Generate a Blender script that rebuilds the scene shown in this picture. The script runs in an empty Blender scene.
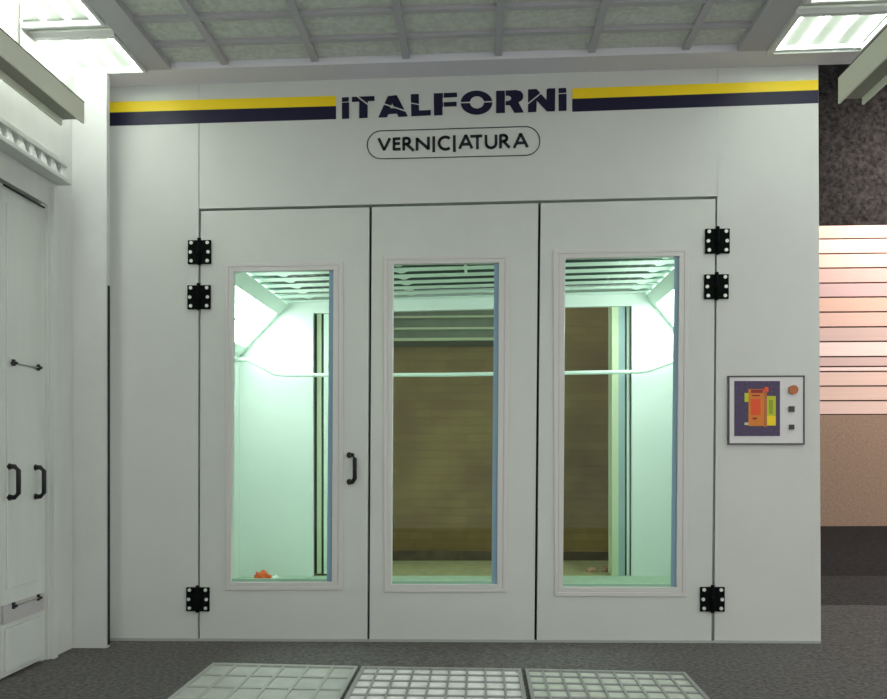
import bpy, bmesh, math, random
from mathutils import Vector, Matrix
random.seed(4)
C = bpy.context.scene.collection
SC = bpy.context.scene

# ------------------------------------------------------------------ camera
F, CX, HY, CY = 786.0, 443.5, 452.0, 349.5
PSI = math.atan(36.5 / F)
CAM = Vector((0.0, -5.5, 1.327))
cam = bpy.data.objects.new('camera', bpy.data.cameras.new('camera'))
C.objects.link(cam)
cam.location = CAM
cam.rotation_euler = (math.pi / 2, 0, PSI)
cam.data.sensor_width = 36
cam.data.lens = F / 887 * 36
cam.data.shift_y = (HY - CY) / 887
cam.data.clip_end = 100
SC.camera = cam


def ray(px, py):
    r, f, u = (px - CX) / F, 1.0, -(py - HY) / F
    return Vector((r * math.cos(PSI) - f * math.sin(PSI), r * math.sin(PSI) + f * math.cos(PSI), u))


def onY(px, py, y=0.0):            # point of an upright plane facing the viewer
    d = ray(px, py)
    return CAM + d * ((y - CAM.y) / d.y)


def onX(px, py, x):                # point of a side wall
    d = ray(px, py)
    return CAM + d * ((x - CAM.x) / d.x)


def onZ(px, py, z):
    d = ray(px, py)
    return CAM + d * ((z - CAM.z) / d.z)


SL = 0.0075                        # the floor rises gently to one side


def fz(x):
    return SL * x


# ------------------------------------------------------------------ materials
def lin(c):
    return tuple(((v / 255) / 12.92 if v / 255 <= 0.04045 else ((v / 255 + 0.055) / 1.055) ** 2.4) for v in c) + (1,)


def mat(name, col, rough=0.5, metal=0.0, noise=0.0, scale=8.0, bump=0.0, col2=None, emit=None, es=0.0, stretch=None, detail=4, spec=0.5):
    m = bpy.data.materials.new(name)
    m.use_nodes = True
    nt = m.node_tree
    b = nt.nodes['Principled BSDF']
    c = lin(col)
    b.inputs['Base Color'].default_value = c
    b.inputs['Roughness'].default_value = rough
    b.inputs['Metallic'].default_value = metal
    b.inputs['Specular IOR Level'].default_value = spec
    if emit:
        b.inputs['Emission Color'].default_value = lin(emit)
        b.inputs['Emission Strength'].default_value = es
    if noise or bump or col2:
        tc = nt.nodes.new('ShaderNodeTexCoord')
        mp = nt.nodes.new('ShaderNodeMapping')
        if stretch:
            mp.inputs['Scale'].default_value = stretch
        nz = nt.nodes.new('ShaderNodeTexNoise')
        nz.inputs['Scale'].default_value = scale
        nz.inputs['Detail'].default_value = detail
        nz.inputs['Roughness'].default_value = 0.65
        nt.links.new(tc.outputs['Object'], mp.inputs[0])
        nt.links.new(mp.outputs[0], nz.inputs['Vector'])
        if noise or col2:
            cr = nt.nodes.new('ShaderNodeValToRGB')
            lo = lin(col2) if col2 else tuple(v * (1 - noise) for v in c[:3]) + (1,)
            hi = c if col2 else tuple(min(1, v * (1 + noise)) for v in c[:3]) + (1,)
            cr.color_ramp.elements[0].position = 0.35
            cr.color_ramp.elements[1].position = 0.65
            cr.color_ramp.elements[0].color = lo
            cr.color_ramp.elements[1].color = hi
            nt.links.new(nz.outputs['Fac'], cr.inputs[0])
            nt.links.new(cr.outputs[0], b.inputs['Base Color'])
        if bump:
            bp = nt.nodes.new('ShaderNodeBump')
            bp.inputs['Strength'].default_value = bump
            bp.inputs['Distance'].default_value = 0.01
            nt.links.new(nz.outputs['Fac'], bp.inputs['Height'])
            nt.links.new(bp.outputs[0], b.inputs['Normal'])
    return m


def glass(name, tint, gloss=0.06, rough=0.02):
    m = bpy.data.materials.new(name)
    m.use_nodes = True
    nt = m.node_tree
    nt.nodes.clear()
    out = nt.nodes.new('ShaderNodeOutputMaterial')
    tr = nt.nodes.new('ShaderNodeBsdfTransparent')
    tr.inputs[0].default_value = lin(tint)
    gl = nt.nodes.new('ShaderNodeBsdfGlossy')
    gl.inputs['Roughness'].default_value = rough
    mx = nt.nodes.new('ShaderNodeMixShader')
    mx.inputs[0].default_value = gloss
    nt.links.new(tr.outputs[0], mx.inputs[1])
    nt.links.new(gl.outputs[0], mx.inputs[2])
    nt.links.new(mx.outputs[0], out.inputs[0])
    return m


M = {}
M['paint'] = mat('painted_panel', (205, 209, 204), 0.42, noise=0.02, scale=1.6, spec=0.35)
M['door'] = mat('painted_door', (204, 209, 203), 0.42, noise=0.02, scale=2.2, spec=0.35)
M['lip'] = mat('window_moulding', (205, 205, 202), 0.4)
M['gap'] = mat('black_gasket', (16, 17, 20), 0.7)
M['black'] = mat('black_plastic', (14, 15, 18), 0.45)
M['iron'] = mat('black_hinge_iron', (9, 14, 14), 0.85, spec=0.1)
M['screw'] = mat('zinc_screw', (215, 225, 215), 0.4, metal=0.3)
M['sill'] = mat('grey_sill', (165, 170, 165), 0.5)
M['blue'] = mat('bluish_seal', (128, 160, 178), 0.5)
M['green_lit_sill'] = mat('green_lit_sill', (150, 190, 165), 0.4)
M['pane'] = glass('green_tinted_glass', (236, 247, 241), 0.012)
M['yellow'] = mat('yellow_paint', (244, 214, 20), 0.45, spec=0.4)
M['navy'] = mat('navy_paint', (22, 20, 52), 0.45, spec=0.3)
M['ink'] = mat('black_ink', (18, 24, 32), 0.6)
M['floor'] = mat('concrete_floor', (116, 113, 111), 0.85, col2=(72, 71, 70), scale=38, bump=0.25, detail=6, spec=0.2)
M['leftwall'] = mat('left_wall_paint', (208, 211, 206), 0.38, noise=0.05, scale=1.2, stretch=(3, 3, 0.6))
M['column'] = mat('column_paint', (208, 211, 208), 0.4, noise=0.04, scale=2)
M['fabric'] = mat('filter_fabric', (208, 212, 205), 0.95, noise=0.12, scale=26, bump=0.2, spec=0.1)
M['grid'] = mat('galvanised_grid', (180, 179, 185), 0.55, metal=0.1)
M['band'] = mat('edge_band_metal', (218, 218, 226), 0.5)
M['steel'] = mat('pale_steel', (240, 243, 226), 0.3)
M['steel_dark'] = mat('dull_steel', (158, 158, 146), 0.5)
M['white_frame'] = mat('white_frame', (215, 218, 216), 0.4)
M['reflector'] = mat('white_reflector', (225, 232, 222), 0.35, noise=0.1, scale=3)
M['tube'] = mat('lit_fluorescent_tube', (250, 255, 248), 0.4, emit=(255, 255, 252), es=6.2)
M['diff'] = glass('lamp_cover_glass', (248, 252, 249), 0.06, 0.15)
M['booth_wall'] = mat('booth_white_wall', (222, 230, 225), 0.5, noise=0.015, scale=1.5)
M['booth_floor'] = mat('booth_floor', (168, 190, 165), 0.6, noise=0.1, scale=12)
M['slat'] = mat('booth_slat', (220, 235, 225), 0.4)
M['recess'] = mat('booth_filter', (62, 84, 76), 0.9, noise=0.2, scale=9)
M['corner_lit'] = mat('lit_corner_panel', (250, 255, 250), 0.4, emit=(248, 251, 251), es=11)
M['rubber'] = mat('dark_green_gasket', (52, 62, 50), 0.7)
M['jamb'] = mat('pale_jamb', (196, 206, 172), 0.5)
M['jamb_blue'] = mat('blue_grey_leaf', (150, 172, 176), 0.5)
M['fabric_dark'] = mat('dark_box', (88, 98, 78), 0.7, noise=0.15, scale=5)
M['ridge'] = mat('pale_ridge', (150, 160, 128), 0.6)
M['concrete'] = mat('dark_concrete', (56, 54, 53), 0.95, col2=(20, 19, 19), scale=15, detail=8, spec=0.1)
M['tan'] = mat('tan_plaster', (180, 152, 130), 0.9, col2=(158, 130, 110), scale=26, bump=0.2, detail=8)
M['board_gap'] = mat('board_gap', (96, 66, 52), 0.8)
M['plate'] = mat('panel_plate', (214, 214, 214), 0.4)
M['purple'] = mat('purple_display', (62, 46, 84), 0.4, noise=0.35, scale=60)
M['orange'] = mat('orange_print', (214, 122, 28), 0.5)
M['red'] = mat('red_print', (228, 78, 20), 0.5)
M['lime'] = mat('lime_print', (188, 196, 26), 0.5)
M['maroon'] = mat('maroon_print', (146, 36, 22), 0.5)
M['amber'] = mat('amber_button', (176, 98, 40), 0.35)
M['button'] = mat('dark_button', (58, 48, 46), 0.4)
M['rag'] = mat('orange_cloth', (226, 104, 52), 0.9, noise=0.25, scale=20)
M['paper'] = mat('white_cloth', (228, 240, 228), 0.9)
M['lump'] = mat('pinkish_lump', (176, 140, 116), 0.9, noise=0.2, scale=10)
M['grate'] = mat('galvanised_grate', (150, 152, 150), 0.4, metal=0.2)
M['grate_fill'] = mat('grate_bed', (238, 238, 236), 0.25, noise=0.15, scale=7)
M['green_bed'] = mat('green_grate_bed', (184, 187, 181), 0.5, noise=0.1, scale=6)
M['grate_green'] = mat('pale_green_grate', (168, 172, 164), 0.4, metal=0.1)
M['added_lampcase'] = mat('added_bay_case', (90, 90, 92), 0.5, metal=0.5)
M['added_lamp_lens'] = mat('added_lamp_lens', (255, 235, 215), 0.4, emit=(255, 226, 205), es=12)


def brick_mat():
    m = bpy.data.materials.new('olive_brown_brick')
    m.use_nodes = True
    nt = m.node_tree
    b = nt.nodes['Principled BSDF']
    b.inputs['Roughness'].default_value = 0.9
    b.inputs['Specular IOR Level'].default_value = 0.1
    tc = nt.nodes.new('ShaderNodeTexCoord')
    mp = nt.nodes.new('ShaderNodeMapping')
    mp.inputs['Rotation'].default_value = (math.pi / 2, 0, 0)
    br = nt.nodes.new('ShaderNodeTexBrick')
    br.inputs['Scale'].default_value = 1.0
    br.inputs['Brick Width'].default_value = 0.42
    br.inputs['Row Height'].default_value = 0.1
    br.inputs['Mortar Size'].default_value = 0.006
    br.inputs['Mortar Smooth'].default_value = 0.8
    br.inputs['Color1'].default_value = lin((134, 115, 76))
    br.inputs['Color2'].default_value = lin((126, 107, 71))
    br.inputs['Mortar'].default_value = lin((114, 97, 65))
    nz = nt.nodes.new('ShaderNodeTexNoise')
    nz.inputs['Scale'].default_value = 1.3
    nz.inputs['Detail'].default_value = 7
    cr = nt.nodes.new('ShaderNodeValToRGB')
    cr.color_ramp.elements[0].position = 0.35
    cr.color_ramp.elements[1].position = 0.68
    cr.color_ramp.elements[0].color = (0.72, 0.66, 0.66, 1)
    cr.color_ramp.elements[1].color = (1.1, 1.1, 1.0, 1)
    mx = nt.nodes.new('ShaderNodeMix')
    mx.data_type = 'RGBA'
    mx.blend_type = 'MULTIPLY'
    mx.inputs[0].default_value = 1
    nt.links.new(tc.outputs['Object'], mp.inputs[0])
    nt.links.new(mp.outputs[0], br.inputs['Vector'])
    nt.links.new(tc.outputs['Object'], nz.inputs['Vector'])
    nt.links.new(nz.outputs['Fac'], cr.inputs[0])
    nt.links.new(br.outputs['Color'], mx.inputs[6])
    nt.links.new(cr.outputs[0], mx.inputs[7])
    nt.links.new(mx.outputs[2], b.inputs['Base Color'])
    return m


M['brick'] = brick_mat()


# ------------------------------------------------------------------ mesh helpers
def tag(o, label=None, cat=None, group=None, kind=None):
    if label: o['label'] = label
    if cat: o['category'] = cat
    if group: o['group'] = group
    if kind: o['kind'] = kind
    return o


def thing(name, loc, label, cat, group=None, kind=None):
    o = bpy.data.objects.new(name, None)
    o.empty_display_size = 0.2
    o.location = loc
    C.objects.link(o)
    return tag(o, label, cat, group, kind)


def wloc(o):
    v = Vector((0, 0, 0))
    while o is not None:
        v += Vector(o.location)
        o = o.parent
    return v


class MB:
    """collects pieces in world coordinates; build() links them as one mesh object"""

    def __init__(self):
        self.bm = bmesh.new()
        self.mats = []

    def mi(self, m):
        if m not in self.mats: self.mats.append(m)
        return self.mats.index(m)

    def box(self, x0, x1, y0, y1, z0, z1, m=None, bev=0.0):
        v = [self.bm.verts.new(p) for p in ((x0, y0, z0), (x1, y0, z0), (x1, y1, z0), (x0, y1, z0),
                                            (x0, y0, z1), (x1, y0, z1), (x1, y1, z1), (x0, y1, z1))]
        fs = [self.bm.faces.new([v[i] for i in f]) for f in
              ((0, 3, 2, 1), (4, 5, 6, 7), (0, 1, 5, 4), (1, 2, 6, 5), (2, 3, 7, 6), (3, 0, 4, 7))]
        if m is not None:
            for f in fs: f.material_index = self.mi(m)
        if bev:
            r = bmesh.ops.bevel(self.bm, geom=list({e for f in fs for e in f.edges}), offset=bev, segments=2, affect='EDGES', profile=0.5)
        return self

    def hexa(self, p, m=None):     # eight corners, bottom ring then top ring
        v = [self.bm.verts.new(q) for q in p]
        fs = [self.bm.faces.new([v[i] for i in f]) for f in
              ((0, 3, 2, 1), (4, 5, 6, 7), (0, 1, 5, 4), (1, 2, 6, 5), (2, 3, 7, 6), (3, 0, 4, 7))]
        if m is not None:
            for f in fs: f.material_index = self.mi(m)
        return self

    def prism(self, pts, dv, m=None):    # planar outline swept along dv
        a = [self.bm.verts.new(p) for p in pts]
        b = [self.bm.verts.new(Vector(p) + Vector(dv)) for p in pts]
        n = len(a)
        fs = [self.bm.faces.new(a), self.bm.faces.new(b[::-1])]
        for i in range(n):
            fs.append(self.bm.faces.new((a[i], b[i], b[(i + 1) % n], a[(i + 1) % n])))
        if m is not None:
            for f in fs: f.material_index = self.mi(m)
        return self

    def ring(self, outer, inner, dv, m=None):   # framed opening: two outlines with equal counts
        dv = Vector(dv)
        o0 = [self.bm.verts.new(p) for p in outer]
        i0 = [self.bm.verts.new(p) for p in inner]
        o1 = [self.bm.verts.new(Vector(p) + dv) for p in outer]
        i1 = [self.bm.verts.new(Vector(p) + dv) for p in inner]
        n = len(outer)
        fs = []
        for k in range(n):
            j = (k + 1) % n
            fs += [self.bm.faces.new((o0[k], o0[j], i0[j], i0[k])), self.bm.faces.new((o1[j], o1[k], i1[k], i1[j])),
                   self.bm.faces.new((o0[j], o0[k], o1[k], o1[j])), self.bm.faces.new((i0[k], i0[j], i1[j], i1[k]))]
        if m is not None:
            for f in fs: f.material_index = self.mi(m)
        return self

    def tube(self, pts, r, seg=12, m=None, caps=True):
        pts = [Vector(p) for p in pts]
        rings = []
        for i, p in enumerate(pts):
            if i == 0: t = pts[1] - pts[0]
            elif i == len(pts) - 1: t = pts[-1] - pts[-2]
            else: t = (pts[i + 1] - p).normalized() + (p - pts[i - 1]).normalized()
            t.normalize()
            up = Vector((0, 0, 1)) if abs(t.z) < 0.9 else Vector((0, 1, 0))
            a = t.cross(up).normalized()
            b = t.cross(a).normalized()
            rr = r[i] if isinstance(r, (list, tuple)) else r
            rings.append([self.bm.verts.new(p + (a * math.cos(2 * math.pi * k / seg) + b * math.sin(2 * math.pi * k / seg)) * rr) for k in range(seg)])
        fs = []
        for q in range(len(rings) - 1):
            for k in range(seg):
                f = self.bm.faces.new((rings[q][k], rings[q][(k + 1) % seg], rings[q + 1][(k + 1) % seg], rings[q + 1][k]))
                f.smooth = True
                fs.append(f)
        if caps:
            fs.append(self.bm.faces.new(rings[0][::-1]))
            fs.append(self.bm.faces.new(rings[-1]))
        if m is not None:
            for f in fs: f.material_index = self.mi(m)
        return self

    def build(self, name, material=None, parent=None, origin=None, smooth=False):
        bmesh.ops.recalc_face_normals(self.bm, faces=self.bm.faces)
        if origin is None:
            if parent is not None:
                origin = wloc(parent)
            else:
                xs = [v.co for v in self.bm.verts]
                lo = Vector([min(v[i] for v in xs) for i in range(3)])
                hi = Vector([max(v[i] for v in xs) for i in range(3)])
                origin = Vector(((lo.x + hi.x) / 2, (lo.y + hi.y) / 2, lo.z))
        origin = Vector(origin)
        for v in self.bm.verts: v.co -= origin
        me = bpy.data.meshes.new(name)
        self.bm.to_mesh(me)
        self.bm.free()
        if self.mats and material is None:
            for m in self.mats: me.materials.append(m)
        else:
            me.materials.append(material)
        if smooth:
            for p in me.polygons: p.use_smooth = True
        o = bpy.data.objects.new(name, me)
        C.objects.link(o)
        o.parent = parent
        o.location = origin - (wloc(parent) if parent else Vector((0, 0, 0)))
        return o


def bevel(o, w, seg=2):
    b = o.modifiers.new('bevel', 'BEVEL')
    b.width = w
    b.segments = seg
    b.limit_method = 'ANGLE'
    b.angle_limit = math.radians(40)
    return o


def wp(pts, y):                       # list of photo-read corners on an upright plane
    return [onY(px, py, y) for px, py in pts]


# ================================================================== SETTING
ZL = onY(108, 87).z
ZR = onY(818, 65).z
XL = onY(107, 400).x
XR = onY(820, 400).x
CM = (ZR - ZL) / (XR - XL)


def cz(x):                            # underside of the sloping ceiling
    return ZL + CM * (x - XL)


def slab(x0, x1, y0, y1, zf, t):      # plate following a height function
    m = MB()
    m.hexa([(x0, y0, zf(x0)), (x1, y0, zf(x1)), (x1, y1, zf(x1)), (x0, y1, zf(x0)),
            (x0, y0, zf(x0) + t), (x1, y0, zf(x1) + t), (x1, y1, zf(x1) + t), (x0, y1, zf(x0) + t)])
    return m


fl = slab(-3.4, 13, -8.2, 9.0, lambda x: fz(x) - 0.2, 0.2).build('floor', M['floor'])
tag(fl, 'mottled dark grey concrete floor', 'floor', kind='structure')

hf = slab(2.75, 12.8, 2.9, 8.45, lambda x: fz(x) + 0.0005, 0.003).build('floor_hall_shade', mat('deep_shade_floor', (62, 60, 60), 0.9, col2=(42, 41, 42), scale=20, spec=0.1))  # fading hall light stepped into the colour of two floor strips
h2 = slab(2.75, 12.8, 1.35, 2.9, lambda x: fz(x) + 0.0005, 0.003).build('floor_hall_shade', mat('half_shade_floor', (84, 82, 81), 0.9, col2=(54, 53, 53), scale=26, spec=0.1))
tag(h2, 'floor strip with painted half shade between the grey floor and the near black strip', 'floor', kind='structure')
tag(hf, 'near black floor strip with painted shade at the foot of the low tan wall', 'floor', kind='structure')
# ---- front wall of the booth -------------------------------------------------
TW = 0.06
wf = thing('wall_front', ((XL + XR) / 2, 0, 0), 'pale grey painted booth front with brand lettering and stripes above three doors', 'wall', kind='structure')
wfm = MB()
wfm.prism(wp([(70, 76), (198.8, 72), (197.6, 648), (70, 648)], 0), (0, TW, 0))
wfm.build('wall_panel', M['paint'], wf)
wfm = MB()
wfm.prism(wp([(199.3, 72), (717.7, 51), (717.7, 196), (199.3, 208.6)], 0), (0, TW, 0))
wfm.build('wall_panel', M['paint'], wf)
wfm = MB()
wfm.prism(wp([(718.2, 56), (818.2, 53), (821, 650), (714.5, 650)], 0), (0, TW, 0))
wfm.build('wall_panel', M['paint'], wf)
# dark rebate strips behind the door gaps
g = MB()
g.prism(wp([(192, 204), (724, 191), (724, 205), (192, 217)], 0.072), (0, 0.02, 0))
for a, b, w in ((200, 198, 5), (370, 368, 6), (539.5, 535.5, 6), (717, 713, 6)):
    g.prism(wp([(a - w, 200), (a + w, 200), (b + w, 648), (b - w, 648)], 0.066), (0, 0.006, 0))
g.build('gasket', M['gap'], wf)
s = MB()
s.prism([(XL - 0.25, -0.012, fz(XL) - 0.03), (XR, -0.012, fz(XR) - 0.03), (XR, -0.012, fz(XR) + 0.016), (XL - 0.25, -0.012, fz(XL) + 0.016)], (0, 0.011, 0))
s.build('sill', M['sill'], wf)

# stripes
def flat(name, pts, m, parent, y=-0.0035, t=0.003):
    mb = MB()
    mb.prism(wp(pts, y), (0, t, 0))
    return mb.build(name, m, parent)


flat('yellow_stripe', [(96, 102.4), (336, 95.8), (336, 106), (96, 112.9)], M['yellow'], wf)
flat('navy_stripe', [(96, 112.9), (336, 106), (336, 119), (96, 126.2)], M['navy'], wf)
flat('yellow_stripe', [(572.3, 88.3), (818.3, 79.8), (818.3, 90), (572.3, 98.8)], M['yellow'], wf)
flat('navy_stripe', [(572.3, 98.8), (818.3, 90), (818.3, 102.8), (572.3, 111.6)], M['navy'], wf)


# ---- lettering ------------------------------------------------------------
K = 6.823
def A1(x, y): return (330 + x / K, 75 + y / K)
def A2(x, y): return (450 + x / K, 75 + y / K)


def letter(name, polys, parent, cut=None, holes=(), y=-0.0045, material=None):
    """filled outlines (holes allowed) cut in two by a thin slanting gap"""
    cu = bpy.data.curves.new('outline', 'CURVE')
    cu.dimensions = '2D'
    cu.fill_mode = 'BOTH'
    for poly in list(polys) + list(holes):
        q = wp(poly, 0)
        sp = cu.splines.new('POLY')
        sp.points.add(len(q) - 1)
        for i, p in enumerate(q): sp.points[i].co = (p.x, p.z, 0, 1)
        sp.use_cyclic_u = True
    tmp = bpy.data.objects.new('tmp', cu)
    C.objects.link(tmp)
    bpy.context.view_layer.update()
    me = bpy.data.meshes.new_from_object(tmp.evaluated_get(bpy.context.evaluated_depsgraph_get()))
    bpy.data.objects.remove(tmp)
    src = bmesh.new()
    src.from_mesh(me)
    bmesh.ops.remove_doubles(src, verts=src.verts, dist=1e-5)
    mb = MB()
    parts = []
    if cut:
        (a, b), w = cut
        pa, pb = onY(*a), onY(*b)
        d = Vector((pb.x - pa.x, pb.z - pa.z, 0)).normalized()
        n = Vector((-d.y, d.x, 0))
        o = Vector((pa.x, pa.z, 0))
        for sg in (1, -1):
            c = src.copy()
            bmesh.ops.bisect_plane(c, geom=c.verts[:] + c.edges[:] + c.faces[:], plane_co=o + n * sg * w / 2, plane_no=n * sg, clear_inner=True)
            parts.append(c)
    else:
        parts.append(src)
    for c in parts:
        for f in c.faces:
            pts = [Vector((v.co.x, y, v.co.y)) for v in f.verts]
            if len(pts) > 2: mb.prism(pts, (0, 0.003, 0))
    bmesh.ops.remove_doubles(mb.bm, verts=mb.bm.verts, dist=1e-6)
    return mb.build(name, material or M['navy'], parent)


def ell(fn, cx, cy, rx, ry, n=36):
    return [fn(cx + rx * math.cos(2 * math.pi * i / n), cy + ry * math.sin(2 * math.pi * i / n)) for i in range(n)]


def P1(*c): return [A1(*p) for p in c]
def P2(*c): return [A2(*p) for p in c]


letter('letter', [P1((82, 155), (129, 152), (129, 181), (82, 184)), P1((82, 191), (131, 188), (131, 298), (82, 301))], wf)
letter('letter', [P1((150, 151), (303, 145), (305, 177), (258, 180), (257, 292), (200, 296), (200, 183), (150, 185))], wf, cut=((A1(185, 146), A1(255, 200)), 0.010))
letter('letter', [P1((330, 291), (395, 146), (456, 139), (532, 283), (470, 287), (455, 264), (400, 268), (388, 290))], wf,
       cut=((A1(365, 198), A1(532, 252)), 0.011), holes=[P1((425, 194), (440, 228), (409, 229))])
letter('letter', [P1((552, 133), (606, 131), (608, 244), (688, 240), (688, 276), (555, 283))], wf, cut=((A1(552, 192), A1(608, 203)), 0.009))
letter('letter', [P1((708, 127), (768, 125), (768, 274), (710, 278))], wf)
letter('letter', [P1((768, 125), (866, 121), (868, 151), (768, 156)), P1((768, 188), (864, 184), (864, 214), (768, 218))], wf, cut=((A1(774, 110), A1(774, 240)), 0.006))
letter('letter', [ell(A2, 181, 190, 108, 82)], wf, cut=((A2(70, 190), A2(290, 183)), 0.010), holes=[ell(A2, 184, 188, 48, 42)])
letter('letter', [P2((315, 110), (374, 108), (374, 259), (315, 262))], wf)
letter('letter', [P2((380, 108), (450, 104), (482, 112), (498, 132), (499, 158), (486, 176), (466, 186), (503, 256), (440, 260), (408, 206), (380, 207),
                     (380, 180), (402, 178), (415, 170), (418, 158), (410, 146), (396, 142), (380, 143))], wf)
letter('letter', [P2((532, 100), (590, 97), (658, 172), (659, 94), (718, 92), (716, 248), (662, 250), (592, 176), (589, 253), (532, 256))], wf, cut=((A2(532, 197), A2(618, 128)), 0.010))
letter('letter', [P2((740, 92), (792, 90), (794, 122), (740, 125)), P2((740, 132), (795, 130), (795, 244), (741, 247))], wf)


def strokes(name, lines, parent, w=0.0195, y=-0.0045, m=None):
    mb = MB()
    for ln in lines:
        q = [onY(px, py) for px, py in ln]
        for a, b in zip(q[:-1], q[1:]):
            d = Vector((b.x - a.x, 0, b.z - a.z)).normalized()
            n = Vector((-d.z, 0, d.x)) * w / 2
            e = d * (w * 0.12 if len(q) < 6 else w * 0.1)
            pts = [a - e + n, b + e + n, b + e - n, a - e - n]
            mb.prism([Vector((p.x, y, p.z)) for p in pts], (0, 0.003, 0))
    return mb.build(name, m or M['ink'], parent)


def arc(fn, cx, cy, rx, ry, a0, a1, n=12):
    return [fn(cx + rx * math.cos(math.radians(a0 + (a1 - a0) * i / n)), cy + ry * math.sin(math.radians(a0 + (a1 - a0) * i / n))) for i in range(n + 1)]


strokes('small_letter', [P1((333, 435), (370, 512)), P1((370, 512), (408, 434))], wf)
strokes('small_letter', [P1((437, 431), (437, 513)), P1((437, 437), (478, 435)), P1((437, 470), (476, 468)), P1((437, 508), (480, 506))], wf)
strokes('small_letter', [P1((503, 430), (503, 514)), P1((503, 433), (522, 432)) + arc(A1, 524, 452, 20, 20, -90, 90) + P1((503, 473)), P1((524, 474), (570, 516))], wf)
strokes('small_letter', [P1((594, 514), (594, 432)), P1((594, 436), (672, 504)), P1((672, 508), (672, 425))], wf)
strokes('small_letter', [P1((708, 422), (708, 526))], wf)
strokes('small_letter', [arc(A1, 788, 466, 44, 42, -52, -308, 20)], wf)
strokes('small_letter', [P1((848, 415), (849, 524))], wf)
strokes('small_letter', [P2((66, 502), (108, 412)), P2((108, 412), (150, 500)), P2((85, 474), (132, 472))], wf)
strokes('small_letter', [P2((140, 420), (218, 416)), P2((187, 420), (187, 505))], wf)
strokes('small_letter', [P2((245, 412)) + arc(A2, 280, 466, 34, 32, 180, 0, 14) + P2((314, 410))], wf)
strokes('small_letter', [P2((345, 410), (345, 500)), P2((345, 413), (366, 412)) + arc(A2, 368, 432, 20, 20, -90, 90) + P2((345, 454)), P2((368, 456), (405, 496))], wf)
strokes('small_letter', [P2((438, 497), (482, 402)), P2((482, 402), (528, 492)), P2((459, 466), (508, 463))], wf)
pill = []
def corner(cx, cy, r, a0):
    return [(cx + r * math.cos(math.radians(a0 + 9 * i)), cy + r * math.sin(math.radians(a0 + 9 * i))) for i in range(11)]
pill = corner(525.5, 141.0, 14.3, -90) + corner(525.5, 141.2, 14.3, 0) + corner(381.5, 144.8, 14.2, 90) + corner(381.5, 145.2, 14.2, 180)
pill.append(pill[0])
strokes('oval_outline', [pill], wf, w=0.0055)

# ---- control panel ----------------------------------------------------------
cpb = onY(767, 444)
cp = thing('control_panel', (cpb.x, 0, cpb.z), 'pale control panel with colourful diagram and three buttons beside the doors', 'control panel')
bz = MB()
bz.ring(wp([(728.2, 375.8), (804.8, 375.4), (804.8, 444.6), (728.2, 444.6)], -0.018), wp([(729.6, 377.2), (803.4, 376.8), (803.4, 443.2), (729.6, 443.2)], -0.018), (0, 0.017, 0))
bz.build('border', mat('dark_edge', (70, 72, 72), 0.5), cp)
flat('face_plate', [(729.6, 377.2), (803.4, 376.8), (803.4, 443.2), (729.6, 443.2)], M['plate'], cp, -0.014, 0.013)
scn = flat('display', [(734.5, 381), (780, 381), (780, 436), (734.5, 436)], M['purple'], cp, -0.017, 0.003)
g = MB()
def gp(x0, y0, x1, y1, m, dy=0.0):
    g.prism(wp([(x0, y0), (x1, y0), (x1, y1), (x0, y1)], -0.0185 - dy), (0, 0.0012, 0), m)
gp(748.5, 389, 764, 426, M['orange'])
gp(764, 391, 767, 427, M['amber'])
gp(751, 389.5, 763, 393, M['maroon'], 0.0012)
gp(764.5, 387, 768.5, 392, M['red'], 0.0012)
gp(751, 399, 760.5, 415, M['red'], 0.0012)
gp(752, 394.8, 760, 396.2, M['maroon'], 0.0012)
gp(752.5, 417.5, 757, 419.5, M['maroon'], 0.0012)
gp(767, 396, 775.8, 416, M['lime'])
gp(767, 416, 775.8, 425.5, M['yellow'])
gp(769, 400, 773, 414, mat('olive_print', (140, 160, 24), 0.5), 0.0012)
gp(744.5, 393, 748.5, 402, M['lime'])
gp(744.5, 422.5, 748.5, 425, M['jamb'])
g.build('diagram', None, scn)
b = MB(); q = onY(792, 390)
b.tube([(q.x, -0.014, q.z), (q.x, -0.032, q.z)], 0.031, 20)
b.build('round_button', M['amber'], cp)['label'] = 'round amber button'
for cy, r in ((409, 2.8), (427, 2.4)):
    flat('square_button', [(792 - r, cy - r), (792 + r, cy - r), (792 + r, cy + r), (792 - r, cy + r)], M['button'], cp, -0.026, 0.012)

# ---- the three doors --------------------------------------------------------
def handle(mb, base, out, half, r=0.011, thick=0.02):
    """D shaped pull: base point, outward vector, half height"""
    o = Vector(out)
    up = Vector((0, 0, 1))
    b = Vector(base)
    pts = [b + up * half, b + up * half + o * 0.6, b + up * (half * 0.72) + o, b - up * (half * 0.72) + o, b - up * half + o * 0.6, b - up * half]
    mb.tube(pts, [r * 1.25, r, r, r, r, r * 1.25], 10)
    for sg in (1, -1):
        e = o.normalized()
        mb.tube([b + up * half * sg, b + up * half * sg + e * 0.008], r * 1.4, 10)


def hinge(px, py, parent):
    w, h = 0.082, 0.084
    c = onY(px, py)
    mb = MB()
    for x0, x1 in ((c.x - w, c.x - 0.003), (c.x + 0.003, c.x + w)):
        mb.box(x0, x1, -0.016, -0.0005, c.z - h, c.z + h)
    mb.tube([(c.x, -0.017, c.z - h - 0.008), (c.x, -0.017, c.z + h + 0.014)], 0.013, 14)
    mb.tube([(c.x, -0.017, c.z - h * 0.33), (c.x, -0.017, c.z + h * 0.33)], 0.016, 14)
    hg = mb.build('hinge', M['iron'], parent)
    for sx in (-1, 1):
        for k, dz in enumerate((-0.062, 0.0, 0.066)):
            xx = c.x + sx * (0.058 if k != 1 else 0.064)
            s = MB()
            s.tube([(xx, -0.015, c.z + dz), (xx, -0.020, c.z + dz)], 0.0125, 10)
            s.build('screw', M['screw'], hg)
    return hg


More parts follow.
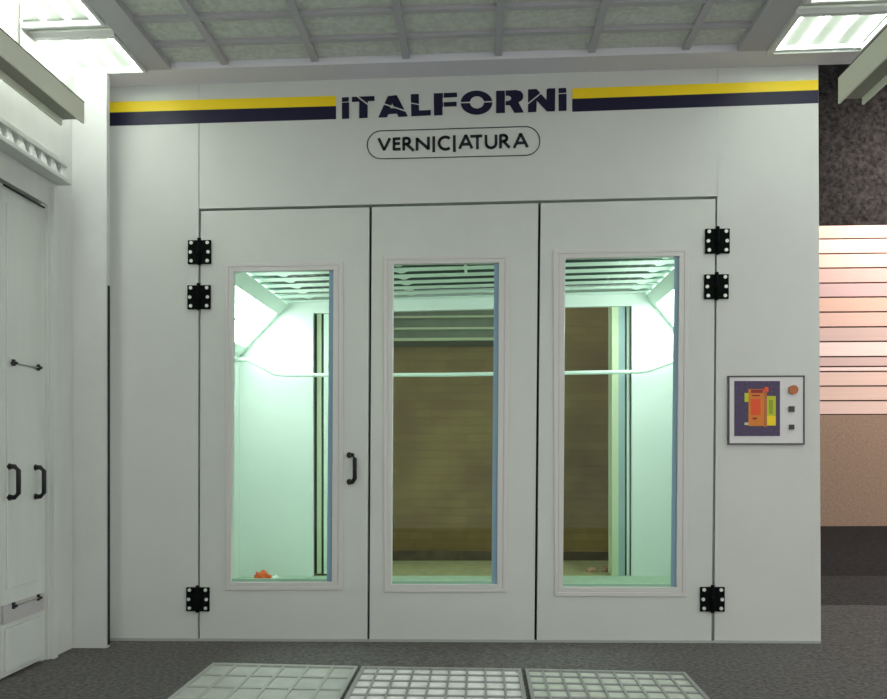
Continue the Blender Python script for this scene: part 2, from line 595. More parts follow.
doors = [
    dict(o=[(200.8, 211.2), (369.2, 207.2), (367.2, 640), (199.6, 640)],
         lip=[(224.5, 263.5), (343, 261.5), (343.4, 590), (225, 590.5)],
         gl=[(233.3, 271.5), (333.4, 269.8), (331.6, 582), (231, 582.2)], bw=4.2,
         hg=[(200, 252.5), (199.5, 297.5), (198.3, 599)], lab='narrow pale grey door leaf with tall window and black pull handle'),
    dict(o=[(371.8, 207.1), (538.3, 203.2), (534.3, 640.5), (369.4, 640)],
         lip=[(383, 256.8), (510, 255), (507, 592.3), (384, 592.6)],
         gl=[(393.3, 264), (499, 262.6), (497, 584.6), (391.6, 584.4)], bw=4.8,
         hg=[], lab='middle pale grey door leaf with tall window onto the brown wall and no hinges'),
    dict(o=[(540.8, 203.1), (715.6, 198.9), (711.6, 641.2), (536.8, 640.6)],
         lip=[(553, 250), (689, 247.8), (687, 597), (554.5, 596.4)],
         gl=[(565.5, 258.3), (679.5, 256), (676.5, 587.4), (563, 587)], bw=4.8,
         hg=[(717, 241.5), (716, 287), (712, 599)], lab='pale grey door leaf with tall window, hinged next to the control panel'),
]
for k, d in enumerate(doors):
    b = onY((d['o'][2][0] + d['o'][3][0]) / 2, 640)
    dr = thing('door_%d' % (k + 1), (b.x, 0.02, fz(b.x)), d['lab'], 'door', kind='structure')
    o = d['o']
    mb = MB()
    mb.ring(wp(o, 0.0), wp(d['gl'], 0.0), (0, 0.05, 0))
    bevel(mb.build('leaf', M['door'], dr), 0.003)
    mb = MB()                                     # moulding with two steps
    gl, lip = d['gl'], d['lip']
    mid = [((a[0] * 0.55 + c[0] * 0.45), (a[1] * 0.55 + c[1] * 0.45)) for a, c in zip(lip, gl)]
    mb.ring(wp(lip, -0.010), wp(mid, -0.010), (0, 0.012, 0))
    mb.ring(wp(mid, -0.006), wp(gl, -0.006), (0, 0.052, 0))
    fr = mb.build('window_frame', M['lip'], dr)
    bevel(fr, 0.004)
    pane = MB()
    q = wp(gl, 0.026)
    pane.prism(q, (0, 0.004, 0))
    pane.build('glass_pane', M['pane'], dr)
    bw = d['bw']
    mb = MB()
    mb.prism(wp([(gl[1][0] - bw, gl[1][1]), gl[1], gl[2], (gl[2][0] - bw * 1.15, gl[2][1])], 0.012), (0, 0.012, 0))
    mb.build('seal_or_sill_strip', M['blue'], dr)['label'] = 'bluish vertical seal strip'
    mb = MB()
    mb.prism(wp([(gl[3][0], gl[3][1] - 3.4), (gl[2][0] - bw, gl[2][1] - 3.4), (gl[2][0] - bw, gl[2][1]), gl[3]], 0.012), (0, 0.012, 0))
    mb.build('seal_or_sill_strip', M['green_lit_sill'], dr)['label'] = 'pale green sill strip along the bottom, tinted for the booth light'  # green booth light on the sill is put into this strip's colour
    for h in d['hg']: hinge(h[0], h[1], dr)
    if k == 0:
        mb = MB()
        q = onY(349.0, 468.5)
        handle(mb, (q.x, 0, q.z), (0.048, -0.045, 0), 0.094, 0.0155)
        ho = mb.build('handle', M['black'], dr)

# ---- left side: column, wall, folding door, slotted rail ---------------------
XW = -2.80
YC = -0.22
xcol = onY(106.6, 400, YC).x
mb = MB()
mb.hexa([(XW - 0.3, YC, -0.05), (xcol, YC, -0.05), (xcol, YC + 0.02, -0.05), (XW - 0.3, YC + 0.02, -0.05),
         (XW - 0.3, YC, cz(XW)), (xcol, YC, cz(xcol)), (xcol, YC + 0.02, cz(xcol)), (XW - 0.3, YC + 0.02, cz(XW))])
mb.box(xcol - 0.02, xcol, YC + 0.02, YC + 0.045, -0.05, cz(xcol - 0.02))
co = mb.build('trim_1', M['column'])
mb = MB(); mb.box(xcol + 0.0005, xcol + 0.005, YC + 0.012, YC + 0.04, 0.0, onY(107, 285, YC).z)
mb.build('edge_seal', M['gap'], co)['label'] = 'thin dark seal down the edge'
tag(co, 'plain white corner panel standing between the side wall and the booth front', 'panel', kind='structure')
mb = MB()
yA, yB = onX(3, 450, XW).y, onX(44, 450, XW).y
zt = onX(48, 208, XW).z
mb.box(XW - 0.2, XW, yB + 0.05, YC, -0.05, cz(XW))
mb.box(XW - 0.2, XW, -8.0, yB + 0.05, zt + 0.02, cz(XW))
mb.box(XW - 0.2, XW - 0.07, -8.0, yB + 0.05, -0.05, zt + 0.02)
mb.box(XW - 0.2, XW - 0.02, yB + 0.004, yB + 0.06, -0.05, zt + 0.02)
mb.box(XW - 0.02, XW + 0.03, yB + 0.065, yB + 0.115, -0.03, 3.05)     # upright jamb moulding
wl = mb.build('wall_left', M['leftwall'])
tag(wl, 'pale side wall with a recess for folding doors', 'wall', kind='structure')


def side_leaf(name, y0, y1, label, lines=True):
    dr = thing(name, (XW - 0.03, (y0 + y1) / 2, fz(XW)), label, 'door', kind='structure')
    z0 = fz(XW) + 0.012
    mb = MB(); mb.box(XW - 0.06, XW - 0.015, y0, y1, z0, zt)
    bevel(mb.build('leaf', M['leftwall'], dr), 0.004)
    mb = MB(); mb.box(XW - 0.016, XW + 0.004, y0 + 0.03, y1 - 0.03, z0 + 0.03, zl1(0) - 0.03)
    bevel(mb.build('lower_panel', M['column'], dr), 0.006)
    mb = MB(); mb.box(XW - 0.016, XW + 0.002, y0, y1, zl1(0) + 0.0, zl1(0) + 0.11)
    mb.build('kick_band', mat('kick_band_paint', (186, 182, 184), 0.5), dr)
    mb = MB(); mb.box(XW - 0.016, XW - 0.006, y0 + 0.05, y1 - 0.05, zl1(0) + 0.2, zt - 0.10)
    bevel(mb.build('upper_panel', M['leftwall'], dr), 0.004)
    mb = MB(); mb.tube([(XW + 0.002, y0, zt - 0.012), (XW + 0.002, y1, zt - 0.012)], 0.006, 8)
    mb.build('top_rod', M['gap'], dr)
    for zz in (onX(12, 363, XW).z, onX(12, 606, XW).z):
        mb = MB(); ya, yb = onX(12, 363, XW).y - (yA - y0), onX(37, 368, XW).y - (yA - y0)
        mb.tube([(XW + 0.012, ya, zz), (XW + 0.012, yb, zz)], 0.0045, 8)
        rd = mb.build('latch_rod', M['steel_dark'], dr)
        for yy in (ya, yb):
            mb = MB(); mb.tube([(XW - 0.012, yy, zz), (XW + 0.03, yy, zz)], 0.009, 10)
            mb.box(XW + 0.0, XW + 0.016, yy - 0.009, yy + 0.009, zz - 0.018, zz + 0.022, bev=0.003)
            mb.build('knob', M['black'], rd)
    for px in (10, 36):
        q = onX(px, 482, XW)
        yy = q.y - (yA - y0)
        mb = MB(); handle(mb, (XW - 0.012, yy, q.z), (0.062, 0, 0), 0.092, 0.0145)
        mb.build('handle', M['black'], dr)
    return dr


def zl1(_): return onX(25, 617, XW).z
side_leaf('door_4', yA + 0.004, yB, 'narrow white folding leaf in the side wall with two black handles')
mb = MB()
mb.box(XW - 0.06, XW - 0.012, yA - 0.62, yA - 0.004, fz(XW) + 0.012, zt)
dl = mb.build('door_5', M['leftwall'])
tag(dl, 'plain white folding leaf cut off by the edge of the view', 'door', kind='structure')

# slotted rail across the top of the folding doors
za, zb = onX(63, 163, XW + 0.04).z, onX(64, 186, XW + 0.04).z
yE = onX(63, 170, XW + 0.04).y
rl = thing('slotted_rail', (XW, -1.6, zb), 'white slotted door rail running along the side wall above the folding doors', 'rail')
mb = MB(); mb.box(XW + 0.001, XW + 0.075, -4.2, yE, za - 0.035, za); bevel(mb.build('upper_rail', M['leftwall'], rl), 0.004)
mb = MB(); mb.box(XW + 0.001, XW + 0.10, -4.2, yE, zb - 0.002, zb + 0.028); bevel(mb.build('ledge', M['leftwall'], rl), 0.004)
mb = MB(); mb.box(XW + 0.001, XW + 0.03, -4.2, yE - 0.02, zb + 0.028, za - 0.035); mb.build('back_plate', M['sill'], rl)
yy = yE - 0.02
n = 0
while yy > -2.3:
    mb = MB()
    mb.hexa([(XW + 0.03, yy - 0.075, zb + 0.028), (XW + 0.085, yy - 0.06, zb + 0.028), (XW + 0.085, yy, zb + 0.028), (XW + 0.03, yy, zb + 0.028),
             (XW + 0.03, yy - 0.055, za - 0.035), (XW + 0.06, yy - 0.045, za - 0.035), (XW + 0.06, yy, za - 0.035), (XW + 0.03, yy, za - 0.035)])
    mb.build('fin', M['leftwall'], rl)
    mb = MB()
    mb.box(XW + 0.0305, XW + 0.036, yy - 0.105, yy - 0.078, za - 0.10, za - 0.036)
    mb.build('slot', M['rubber'], rl)
    yy -= 0.118

# ---- the far shell of the room ------------------------------------------------
mb = MB(); mb.box(2.7, 13, 1.0, 9.2, 9.0, 9.2); tag(mb.build('ceiling_1', M['concrete']), 'dark high ceiling of the hall', 'ceiling', kind='structure')

# ---- ceiling of the preparation area ------------------------------------------
YN = -7.9
ce = slab(-3.0, 2.62, YN, 0.06, lambda x: cz(x) + 0.05, 0.1).build('ceiling_2', M['fabric'])
tag(ce, 'grey filter cloth ceiling in a metal grid of oblong cells', 'ceiling', kind='structure')
def cbar(x0, x1, y0, y1, t0=0.02, t1=0.05, name='grid_bar', m='grid'):
    mb = slab(x0, x1, y0, y1, lambda x: cz(x) + t0, t1 - t0)
    return mb.build(name, M[m], ce)
# longitudinal bars at the read positions along the far edge of the field
yf = onZ(402, 62, cz(-0.3)).y
xs = [onZ(px, 61, cz(-0.5)).x for px in (221.5, 313, 403, 496, 589, 683)]
cbar(-2.95, 2.62, yf, 0.0, t0=0.0, name='edge_band', m='band')
pitch = (xs[-1] - xs[0]) / 5
xs = [xs[0] + pitch * i for i in range(6)]
xl, xr = onZ(168, 66, cz(-2)).x, onZ(737.6, 51, cz(1.7)).x
for x in xs: cbar(x - 0.024, x + 0.024, YN, yf)
lxL0, lxL1 = onZ(70, 78, cz(-2.7)).x, onZ(148, 73, cz(-2.3)).x
lxR0, lxR1 = onZ(768, 51.5, cz(1.9)).x, 2.52
cbar(lxL1 + 0.012, xl, YN, yf, t0=0.0, name='edge_band')
cbar(xr, lxR0 - 0.012, YN, yf, t0=0.0, name='edge_band')
yc1, yc2 = onZ(395, 42.6, cz(-0.5)).y, onZ(395, 17, cz(-0.5)).y
step = (yc1 - yc2)
yy = yc1
n = 0
while yy > -3.2:
    cbar(xl, xr, yy - 0.022, yy + 0.022, t0=0.026, name='cross_bar')
    yy -= step
n = 0

# ---- ceiling lights --------------------------------------------------------------
def ceiling_light(x0, x1, y0, y1, label, ntube=4):
    xm = (x0 + x1) / 2
    t = thing('ceiling_light', (xm, (y0 + y1) / 2, cz(xm) - 0.01), label, 'light fixture', 'recessed fluorescent lights in two rows')
    zf = cz
    mb = MB()
    f = 0.035
    mb.ring([(x0, y0, zf(x0) - 0.012), (x1, y0, zf(x1) - 0.012), (x1, y1, zf(x1) - 0.012), (x0, y1, zf(x0) - 0.012)],
            [(x0 + f, y0 + f, zf(x0) - 0.012), (x1 - f * 0.5, y0 + f, zf(x1) - 0.012), (x1 - f * 0.5, y1 - f * 0.5, zf(x1) - 0.012), (x0 + f, y1 - f * 0.5, zf(x0) - 0.012)], (0, 0, 0.035))
    mb.build('frame', M['white_frame'], t)
    slab(x0 + 0.02, x1 - 0.02, y0 + 0.02, y1 - 0.02, lambda x: zf(x) + 0.035, 0.012).build('reflector', M['reflector'], t)
    slab(x0 + 0.02, x1 - 0.02, y0 + 0.02, y1 - 0.02, lambda x: zf(x) - 0.006, 0.003).build('cover_glass', M['diff'], t)
    w = (x1 - x0 - 0.12) / (ntube - 1)
    for i in range(ntube):
        x = x0 + 0.06 + w * i
        mb = MB()
        mb.tube([(x, y0 + 0.05, zf(x) + 0.016), (x, y1 - 0.04, zf(x) + 0.016)], 0.0145, 10)
        mb.build('tube', M['tube'], t)
    return t


yfar = onZ(110, 73, cz(-2.5)).y
y34 = onZ(110, 34, cz(-2.5)).y
y25 = onZ(100, 25, cz(-2.5)).y
ln, gp_ = yfar - y34, y34 - y25
y1 = yfar
labs = ['recessed ceiling light farthest down the row above the folding doors', 'recessed ceiling light second from the booth front above the folding doors']
for i in range(7):
    L = ln if i == 0 else 1.0
    y0 = y1 - L
    ceiling_light(lxL0, lxL1, y0, y1, labs[i] if i < 2 else 'recessed ceiling light out of view above the folding doors', 4)
    la = labs
    ceiling_light(lxR0, lxR1, y0 + 0.02, y1 + 0.02, ('recessed ceiling light nearest the booth front above the open hall side' if i == 0 else
                  'recessed ceiling light at the frame edge on the open hall side' if i == 1 else 'recessed ceiling light out of view on the open hall side'), 4)
    y1 = y0 - gp_

# ---- hanging channels ---------------------------------------------------------
def channel(px_end, top, bot, sgn, depth, label):
    # white tray with a pale outer web, a dark underside and a thin return lip
    a, b = onY(px_end, top, depth), onY(px_end, bot, depth)
    x, z1, z0 = a.x, a.z, b.z
    t = thing('hanging_channel', (x, (depth - 6) / 2, z0), label, 'rail', 'white channels hung from the ceiling')
    Y0 = -6.5
    mb = MB(); mb.box(min(x, x - sgn * 0.012), max(x, x - sgn * 0.012), Y0, depth, z0, z1); bevel(mb.build('web', M['steel'], t), 0.002)
    xo = x - sgn * 0.13                # outer side
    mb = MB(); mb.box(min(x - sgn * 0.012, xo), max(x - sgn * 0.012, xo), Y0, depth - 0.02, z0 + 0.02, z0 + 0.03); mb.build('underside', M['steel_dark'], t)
    mb = MB(); mb.box(min(xo, xo + sgn * 0.012), max(xo, xo + sgn * 0.012), Y0, depth - 0.03, z0 - 0.02, z0 + 0.07); mb.build('lip', M['steel'], t)
    mb = MB(); mb.box(min(x, x - sgn * 0.03), max(x, x - sgn * 0.03), Y0, depth, z1, z1 + 0.006); mb.build('edge', M['rubber'], t)
    for hy in (depth - 0.55, depth - 2.4, depth - 4.2):
        mb = MB(); xm = x - sgn * 0.07
        mb.tube([(xm, hy, z0 + 0.025), (xm, hy, cz(xm) - 0.012)], 0.008, 8)
        mb.build('hanger_rod', M['steel'], t)
    return t


channel(84.5, 103, 124, 1, -0.95, 'pale hanging channel running overhead beside the folding doors')
channel(838, 78, 104, -1, -0.95, 'pale hanging channel running overhead on the open hall side')

# ---- floor grates --------------------------------------------------------------
def grate(pts, nx, ny, label, bar, bed, skip=0.0, bw=0.006):
    """pts: far-left, far-right, near-right, near-left corners on the floor"""
    P = [Vector((p.x, p.y, fz(p.x))) for p in pts]
    c = (P[0] + P[1] + P[2] + P[3]) / 4
    t = thing('floor_grate', c, label, 'grate', 'metal grates set in the floor')
    up = Vector((0, 0, 1))
    def L(u, v): return (P[3] * (1 - u) + P[2] * u) * (1 - v) + (P[0] * (1 - u) + P[1] * u) * v
    mb = MB()
    h = 0.012
    e = 0.022
    mb.ring([P[3] + up * 0.001, P[2] + up * 0.001, P[1] + up * 0.001, P[0] + up * 0.001], [L(e, e) + up * 0.001, L(1 - e, e) + up * 0.001, L(1 - e, 1 - e) + up * 0.001, L(e, 1 - e) + up * 0.001], up * (h + 0.003))
    mb.build('frame', bar, t)
    mb = MB()
    mb.prism([L(0.01, 0.01) + up * 0.0006, L(.99, 0.01) + up * 0.0006, L(.99, .99) + up * 0.0006, L(.01, .99) + up * 0.0006], up * 0.003)
    mb.build('bed', bed, t)
    mb = MB()
    for i in range(1, nx):
        u = i / nx
        a, b = L(u, 0.01), L(u, .99)
        d = Vector((bw / 2 * 1.6, 0, 0))
        mb.prism([a - d + up * .003, a + d + up * .003, b + d + up * .003, b - d + up * .003], up * (h - 0.003))
    for j in range(1, ny):
        v = j / ny
        a, b = L(0.01, v), L(.99, v)
        d = Vector((0, bw * 1.2, 0))
        mb.prism([a - d + up * .003, b - d + up * .003, b + d + up * .003, a + d + up * .003], up * (h - 0.004))
    mb.build('grid', bar, t)
    return t


def fp(px, py):
    x = onZ(px, py, 0)
    return onZ(px, py, fz(x.x))


YG = -2.05
A_, B_, C_, D_ = fp(213, 665), fp(360, 668.5), fp(523, 671), fp(685, 674.5)
def nearp(p, dx=0.0): return Vector((p.x + dx, YG, fz(p.x)))
M['bar_lo'] = mat('grate_filter', (198, 204, 192), 0.6, noise=0.12, scale=9)
ycom = -1.2
grate([A_, B_ - Vector((0.012, 0, 0)), nearp(B_, -0.012), nearp(A_)], 6, 6, 'dull greenish floor grate with faint cells, on the folding door side', M['grate_green'], M['green_bed'], bw=0.012)
grate([B_ + Vector((0.012, 0, 0)), C_ - Vector((0.012, 0, 0)), nearp(C_, -0.012), nearp(B_, 0.012)], 9, 10, 'shiny gridded floor grate in the middle of the three', M['grate'], M['grate_fill'], bw=0.008)
grate([C_ + Vector((0.012, 0, 0)), D_, nearp(D_), nearp(C_, 0.012)], 9, 10, 'pale floor grate with fine cells, on the control panel side', M['grate'], M['bar_lo'], bw=0.009)

# ================================================================== INSIDE THE BOOTH
YB = 2.80
bl, br_ = onY(240, 400, YB).x, onY(690, 400, YB).x
bl = max(bl, XL + 0.06)
br_ = min(br_, XR - 0.06)
zcl = onY(287, 303, YB).z
zcr = onY(647, 293, YB).z
def bz_(x): return zcl + (zcr - zcl) * (x - onY(287, 303, YB).x) / (onY(647, 293, YB).x - onY(287, 303, YB).x)
mb = MB(); mb.box(XL, bl, TW, YB + 0.06, -0.05, 3.3); tag(mb.build('wall_booth_side', M['booth_wall']), 'white inner booth wall behind the first window', 'wall', kind='structure')
mb = MB(); mb.box(br_, XR, TW, YB + 0.06, -0.05, 3.3); tag(mb.build('wall_booth_side', M['booth_wall']), 'white inner booth wall behind the third window', 'wall', kind='structure')
ol = onY(313, 400, YB).x
orr = onY(632, 400, YB).x
otl, otr = onY(313, 313, YB), onY(632, 305.5, YB)
mb = MB()
mb.ring([(bl, YB, -0.05), (br_, YB, -0.05), (br_, YB, 3.3), (bl, YB, 3.3)],
        [(ol, YB, -0.04), (orr, YB, -0.04), (orr, YB, otr.z), (ol, YB, otl.z)], (0, 0.06, 0))
tag(mb.build('wall_booth_end', M['booth_wall']), 'white end wall of the booth around the wide opening', 'wall', kind='structure')
bf = slab(bl, br_, TW + 0.03, YB + 0.06, lambda x: fz(x) + 0.001, 0.012).build('floor_booth', M['booth_floor'])
tag(bf, 'pale green booth floor', 'floor', kind='structure')
pf = slab(-3.1, 3.2, YB + 0.07, 4.1, lambda x: fz(x) + 0.0005, 0.004).build('floor_passage', mat('olive_floor', (150, 146, 104), 0.8, noise=0.12, scale=7))
tag(pf, 'olive brown floor strip in front of the brown wall', 'floor', kind='structure')
# ceiling of the booth with slats
bc = slab(bl, br_, TW, YB, lambda x: bz_(x) + 0.10, 0.08).build('ceiling_3', M['recess'])
tag(bc, 'slatted booth ceiling seen through the windows', 'ceiling', kind='structure')
ys = [onY(440, 300, YB).y - 0.06]
per = 0.255
yy = YB - 0.012
k = 0
while yy > 0.25:
    y0 = yy - (0.13 if k else 0.1)
    m_ = slab(bl, br_, y0, yy, lambda x: bz_(x), 0.004)
    m_.build('slat', M['slat'], bc)
    # small clips along the slat
    for xc in () if k == 0 else (onY(313, 300, YB).x, onY(413, 300, YB).x, onY(632, 300, YB).x):
        c = MB(); c.prism([(xc - 0.06, yy - 0.001, bz_(xc)), (xc + 0.06, yy - 0.001, bz_(xc)), (xc + 0.015, yy + 0.07, bz_(xc)), (xc - 0.015, yy + 0.07, bz_(xc))], (0, 0, 0.004))
        c.build('clip', M['slat'], bc)
    yy -= per
    k += 1
mb = MB(); xk = onY(466, 270, 1.6).x  # pale strip modelled in place of a reflection in the middle pane
mb.box(xk - 0.012, xk + 0.012, 0.98, 1.62, bz_(xk) - 0.012, bz_(xk) - 0.001)
mb.build('pane_reflection', M['slat'], bc)

# angled corner lights
def corner_light(wx, zw, cx_, zc_, label):
    t = thing('corner_light', (wx, (0.2 + YB) / 2, zw), label, 'light fixture', 'long angled lights along the booth corners')
    a, b = Vector((wx, 0, zw)), Vector((cx_, 0, zc_))
    d = (b - a)
    nrm = Vector((d.z, 0, -d.x)).normalized()
    if nrm.z > 0: nrm = -nrm
    def Q(u, y, off): return a + d * u + nrm * off + Vector((0, y, 0))
    Y0, Y1 = 0.12, YB - 0.01
    mb = MB()
    mb.ring([Q(0, Y0, 0.0), Q(1, Y0, 0.0), Q(1, Y1, 0.0), Q(0, Y1, 0.0)], [Q(.14, Y0 + .06, 0.0), Q(.80, Y0 + .06, 0.0), Q(.80, Y1 - .07, 0.0), Q(.14, Y1 - .07, 0.0)], nrm * 0.02)
    mb.build('frame', M['slat'], t)
    mb = MB(); mb.prism([Q(0.1, Y0 + 0.04, 0.0), Q(.86, Y0 + .04, 0.0), Q(.86, Y1 - .04, 0.0), Q(0.1, Y1 - .04, 0.0)], nrm * 0.006)
    mb.build('diffuser', M['corner_lit'], t)
    for yy in (1.0, 1.9):
        mb = MB()
        mb.prism([Q(.12, yy, 0.008), Q(.88, yy, 0.008), Q(.88, yy + .03, 0.008), Q(.12, yy + .03, 0.008)], nrm * 0.006)
        mb.build('divider', M['jamb'], t)
    return t


q1, q2 = onY(244, 354, YB), onY(287, 304, YB)
corner_light(bl, q1.z, q2.x, q2.z, 'glaring angled light in the booth corner behind the first window')
q3 = onY(690, 347, YB)
q4 = onY(647, 294, YB)
corner_light(br_, q3.z, q4.x, q4.z, 'glaring angled light in the booth corner behind the third window')

# horizontal pipe across the opening
yp = 2.62
pa = [Vector((bl, yp, onY(243, 360, yp).z)), onY(248, 360, yp), onY(263, 367.5, yp), onY(275, 374, yp), onY(284, 375.2, yp), onY(440, 374.8, yp), onY(640, 371.8, yp), onY(650, 370, yp), onY(672, 362, yp), Vector((br_, yp, onY(688, 357, yp).z))]
mb = MB(); mb.tube(pa, 0.021, 12)
tag(mb.build('bent_pipe', M['slat']), 'white pipe with bent ends spanning the booth in front of the opening', 'pipe')

# folded leaves at the opening's sides (edge on)
def fold(px0, px1, m_list, name, label, y0=YB + 0.02, pt=(313.5, 306), pb=576):
    t = thing(name, (onY((px0 + px1) / 2, 400, YB + 0.05).x, YB + 0.3, 0.01), label, 'folding door')
    return t


def leaf_set(edges, top, label):
    x0 = onY(edges[0][0], 400, YB + 0.07).x
    t = thing('folding_door', (x0, YB + 0.07, 0.0), label, 'folding door', 'leaves folded back beside the booth opening')
    for p0, p1, m, nm in edges:
        a, b = onY(p0, top, YB + 0.07), onY(p1, top, YB + 0.07)
        mb = MB()
        dp = 0.24 if nm == 'leaf' else 0.18
        o_ = 0.0 if nm == 'leaf' else 0.02
        mb.box(a.x, b.x, YB + 0.07 + o_, YB + 0.07 + dp, 0.02, a.z)
        mb.build(nm, M[m], t)
    return t


lf = leaf_set([(313, 317, 'rubber', 'gasket'), (317, 321.3, 'jamb', 'leaf'), (321.3, 323.8, 'rubber', 'gasket'), (323.8, 329.5, 'slat', 'leaf')], 311,
         'folded back door leaves seen edge on through the first window')
mb = MB()
for yv in (392, 556):
    q = onY(314.6, yv - 25, YB + 0.06); q2 = onY(314.6, yv, YB + 0.06)
leaf_set([(612, 618.5, 'jamb', 'leaf'), (618.5, 625, 'jamb_blue', 'leaf'), (625, 626.8, 'rubber', 'gasket'), (626.8, 629.5, 'slat', 'leaf'), (629.5, 632.3, 'rubber', 'gasket')], 303,
         'folded back door leaves seen edge on through the third window')

# brown wall beyond, shutter box
YBR = 4.1
mb = MB(); mb.box(-3.2, 3.3, YBR, YBR + 0.2, -0.05, 4.2)
tag(mb.build('wall_brown', M['brick']), 'olive brown brick wall beyond the booth opening', 'wall', kind='structure')
mb = MB(); zb0 = onY(440, 562, YBR).z
mb.box(-3.1, 3.2, YBR - 0.02, YBR - 0.002, -0.03, 0.12)
tag(mb.build('baseboard_brown', mat('dark_base', (84, 70, 52), 0.8, noise=0.3, scale=5)), 'dark skirting at the foot of the brown wall', 'baseboard', kind='structure')
sb_l, sb_r = onY(385, 320, YBR - 0.5), onY(530, 320, YBR - 0.5)
zA, zB_ = onY(440, 296, YBR - 0.5).z, onY(440, 341, YBR - 0.5).z
sb = thing('shutter_box', ((sb_l.x + sb_r.x) / 2, YBR - 0.25, zB_), 'dark ribbed shutter box high up behind the middle window', 'shutter box')
mb = MB(); mb.box(sb_l.x, sb_r.x, YBR - 0.5, YBR - 0.002, zB_, zA); bevel(mb.build('casing', M['fabric_dark'], sb), 0.01)
for py, h in ((317, 0.012), (328.6, 0.012), (339.5, 0.016)):
    z = onY(440, py, YBR - 0.5).z
    mb = MB(); mb.box(sb_l.x, sb_r.x, YBR - 0.525, YBR - 0.501, z - h, z + h); mb.build('ridge', M['ridge'], sb)

# things on the booth floor
def lump(name, px, py, sx, sy, sz, m, label, cat, seed, zoff=0.013, group=None):
    random.seed(seed)
    p = onZ(px, py, fz(onZ(px, py, 0).x) + zoff)
    bm = bmesh.new()
    bmesh.ops.create_icosphere(bm, subdivisions=3, radius=1)
    for v in bm.verts:
        n = v.co.copy()
        w = 1 + 0.16 * math.sin(5 * n.x + seed) * math.cos(4 * n.y - seed) + 0.12 * math.sin(9 * n.z + 7 * n.x)
        v.co = Vector((n.x * sx * w, n.y * sy * w, max(0, n.z * 0.75 + 0.35) * sz * w))
    me = bpy.data.meshes.new(name)
    bm.to_mesh(me); bm.free()
    me.materials.append(m)
    for f in me.polygons: f.use_smooth = True
    o = bpy.data.objects.new(name, me)
    C.objects.link(o)
    o.location = (p.x, p.y, p.z + 0.001)
    return tag(o, label, cat, group)


lump('rag', 263, 580.5, 0.085, 0.07, 0.085, M['rag'], 'small crumpled orange cloth lying on the booth floor', 'cloth', 2)
lump('cloth_scrap', 276, 581, 0.045, 0.04, 0.05, M['paper'], 'small whitish scrap beside the orange cloth', 'cloth', 5)
lump('stone', 592, 572, 0.065, 0.05, 0.05, M['lump'], 'pinkish lump at the foot of the brown wall, farther from the folded leaves', 'stone', 3, 0.0, 'pinkish lumps by the brown wall')
lump('stone', 605.5, 571.5, 0.055, 0.05, 0.055, M['lump'], 'pinkish lump at the foot of the brown wall, next to the folded leaves', 'stone', 8, 0.0, 'pinkish lumps by the brown wall')

# ================================================================== THE HALL BEYOND
YH = 8.4
X0, X1 = 2.0, 12.8
mb = MB(); mb.box(-3.2, X1, YH + 0.10, YH + 0.3, -0.1, 9.0)
tag(mb.build('wall_hall', M['concrete']), 'dark grey rough concrete wall at the back of the hall', 'wall', kind='structure')
zt_, zb1 = onY(850, 415, YH).z, onY(850, 225, YH).z
mb = MB(); mb.box(X0, X1, YH - 0.05, YH + 0.10, -0.1, zt_)
tag(mb.build('wall_low', M['tan']), 'low tan plastered wall below the pink boards', 'wall', kind='structure')
bd = thing('board_cladding', ((X0 + X1) / 2, YH + 0.05, zt_), 'pale pink horizontal boards above the low tan wall', 'cladding')
mb = MB(); mb.box(X0, X1, YH + 0.04, YH + 0.098, zt_ + 0.002, zb1); mb.build('backing', M['board_gap'], bd)
ed = [225, 238.8, 253.6, 268, 283, 297.2, 312, 327, 341.5, 356.6, 366.5, 371.4, 386, 400.6, 414.5]
co_ = [(240, 198, 178), (250, 214, 198), (242, 204, 188), (220, 178, 168), (206, 174, 170), (222, 182, 162), (226, 188, 172), (214, 184, 174), (252, 226, 216),
       (218, 186, 178), (244, 214, 206), (244, 208, 192), (242, 206, 190), (246, 212, 198)]
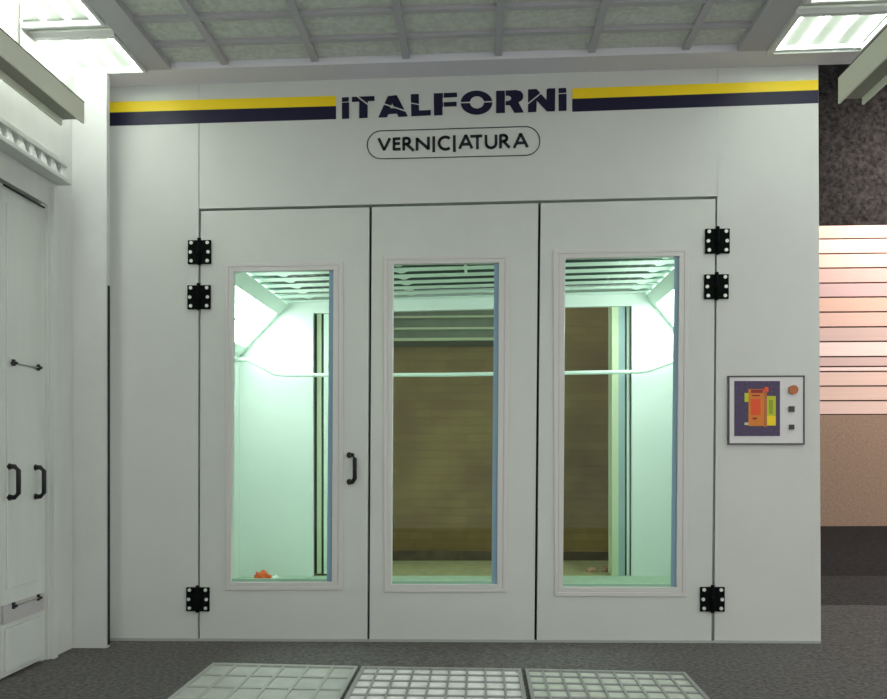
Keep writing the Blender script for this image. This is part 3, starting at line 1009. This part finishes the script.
for i, c in enumerate(co_):
    zh, zl = onY(850, ed[i] + 0.6, YH).z, onY(850, ed[i + 1] - 0.6, YH).z
    mb = MB()
    mb.hexa([(X0, YH - 0.022, zl), (X1, YH - 0.022, zl), (X1, YH + 0.04, zl), (X0, YH + 0.04, zl),
             (X0, YH - 0.004, zh), (X1, YH - 0.004, zh), (X1, YH + 0.04, zh), (X0, YH + 0.04, zh)])
    mb.build('board', mat('pink_board', c, 0.6, noise=0.03, scale=3, stretch=(0.3, 1, 8)), bd)

# ================================================================== LIGHT
def area(name, loc, rot, sx, sy, power, col, spread=180):
    l = bpy.data.lights.new(name, 'AREA')
    l.shape = 'RECTANGLE'
    l.size, l.size_y = sx, sy
    l.energy = power
    l.color = col
    l.spread = math.radians(spread)
    o = bpy.data.objects.new(name, l)
    C.objects.link(o)
    o.location = loc
    o.rotation_euler = rot
    return o


cool = (1.0, 1.0, 0.98)
# each row of ceiling lights sheds light through its cover
for x0, x1, pw in ((lxL0, lxL1, 20), (lxR0, lxR1, 10)):
    xm = (x0 + x1) / 2
    area('row_light', (xm, -3.4, cz(xm) - 0.03), (0, 0, 0), 0.45, 6.0, pw, cool)
# added unseen lamps that brighten the hall boards
for i, (x, y) in enumerate(((7.6, 5.6), (10.6, 5.6))):
    t = thing('added_bay_lamp', (x, y, 7.6), 'added high bay lamp over the hall, out of view, to light the boards', 'lamp', 'added lamps over the hall')
    mb = MB(); mb.tube([(x, y, 7.62), (x, y, 7.75), (x, y, 7.95), (x, y, 8.05)], [0.34, 0.26, 0.12, 0.08], 20, caps=False); mb.build('added_lamp_shade', M['added_lampcase'], t)
    mb = MB(); mb.tube([(x, y, 8.04), (x, y, 9.0)], 0.015, 8); mb.build('added_lamp_cable', M['black'], t)
    mb = MB(); mb.tube([(x, y, 7.64), (x, y, 7.66)], 0.24, 20); mb.build('lens', M['added_lamp_lens'], t)  # lens of the added lamp
    area('added_bay_light', (x, y, 7.58), (math.radians(56), 0, 0), 0.5, 0.5, 125, (1.0, 0.89, 0.82), 90)

w = bpy.data.worlds.new('world')
SC.world = w
w.use_nodes = True
w.node_tree.nodes['Background'].inputs[0].default_value = (1, 0.99, 0.975, 1)
w.node_tree.nodes['Background'].inputs[1].default_value = 0.98

vs = SC.view_settings
vs.view_transform = 'Standard'
vs.look = 'None'
vs.exposure = 0.3
vs.gamma = 1
vs.use_curve_mapping = False
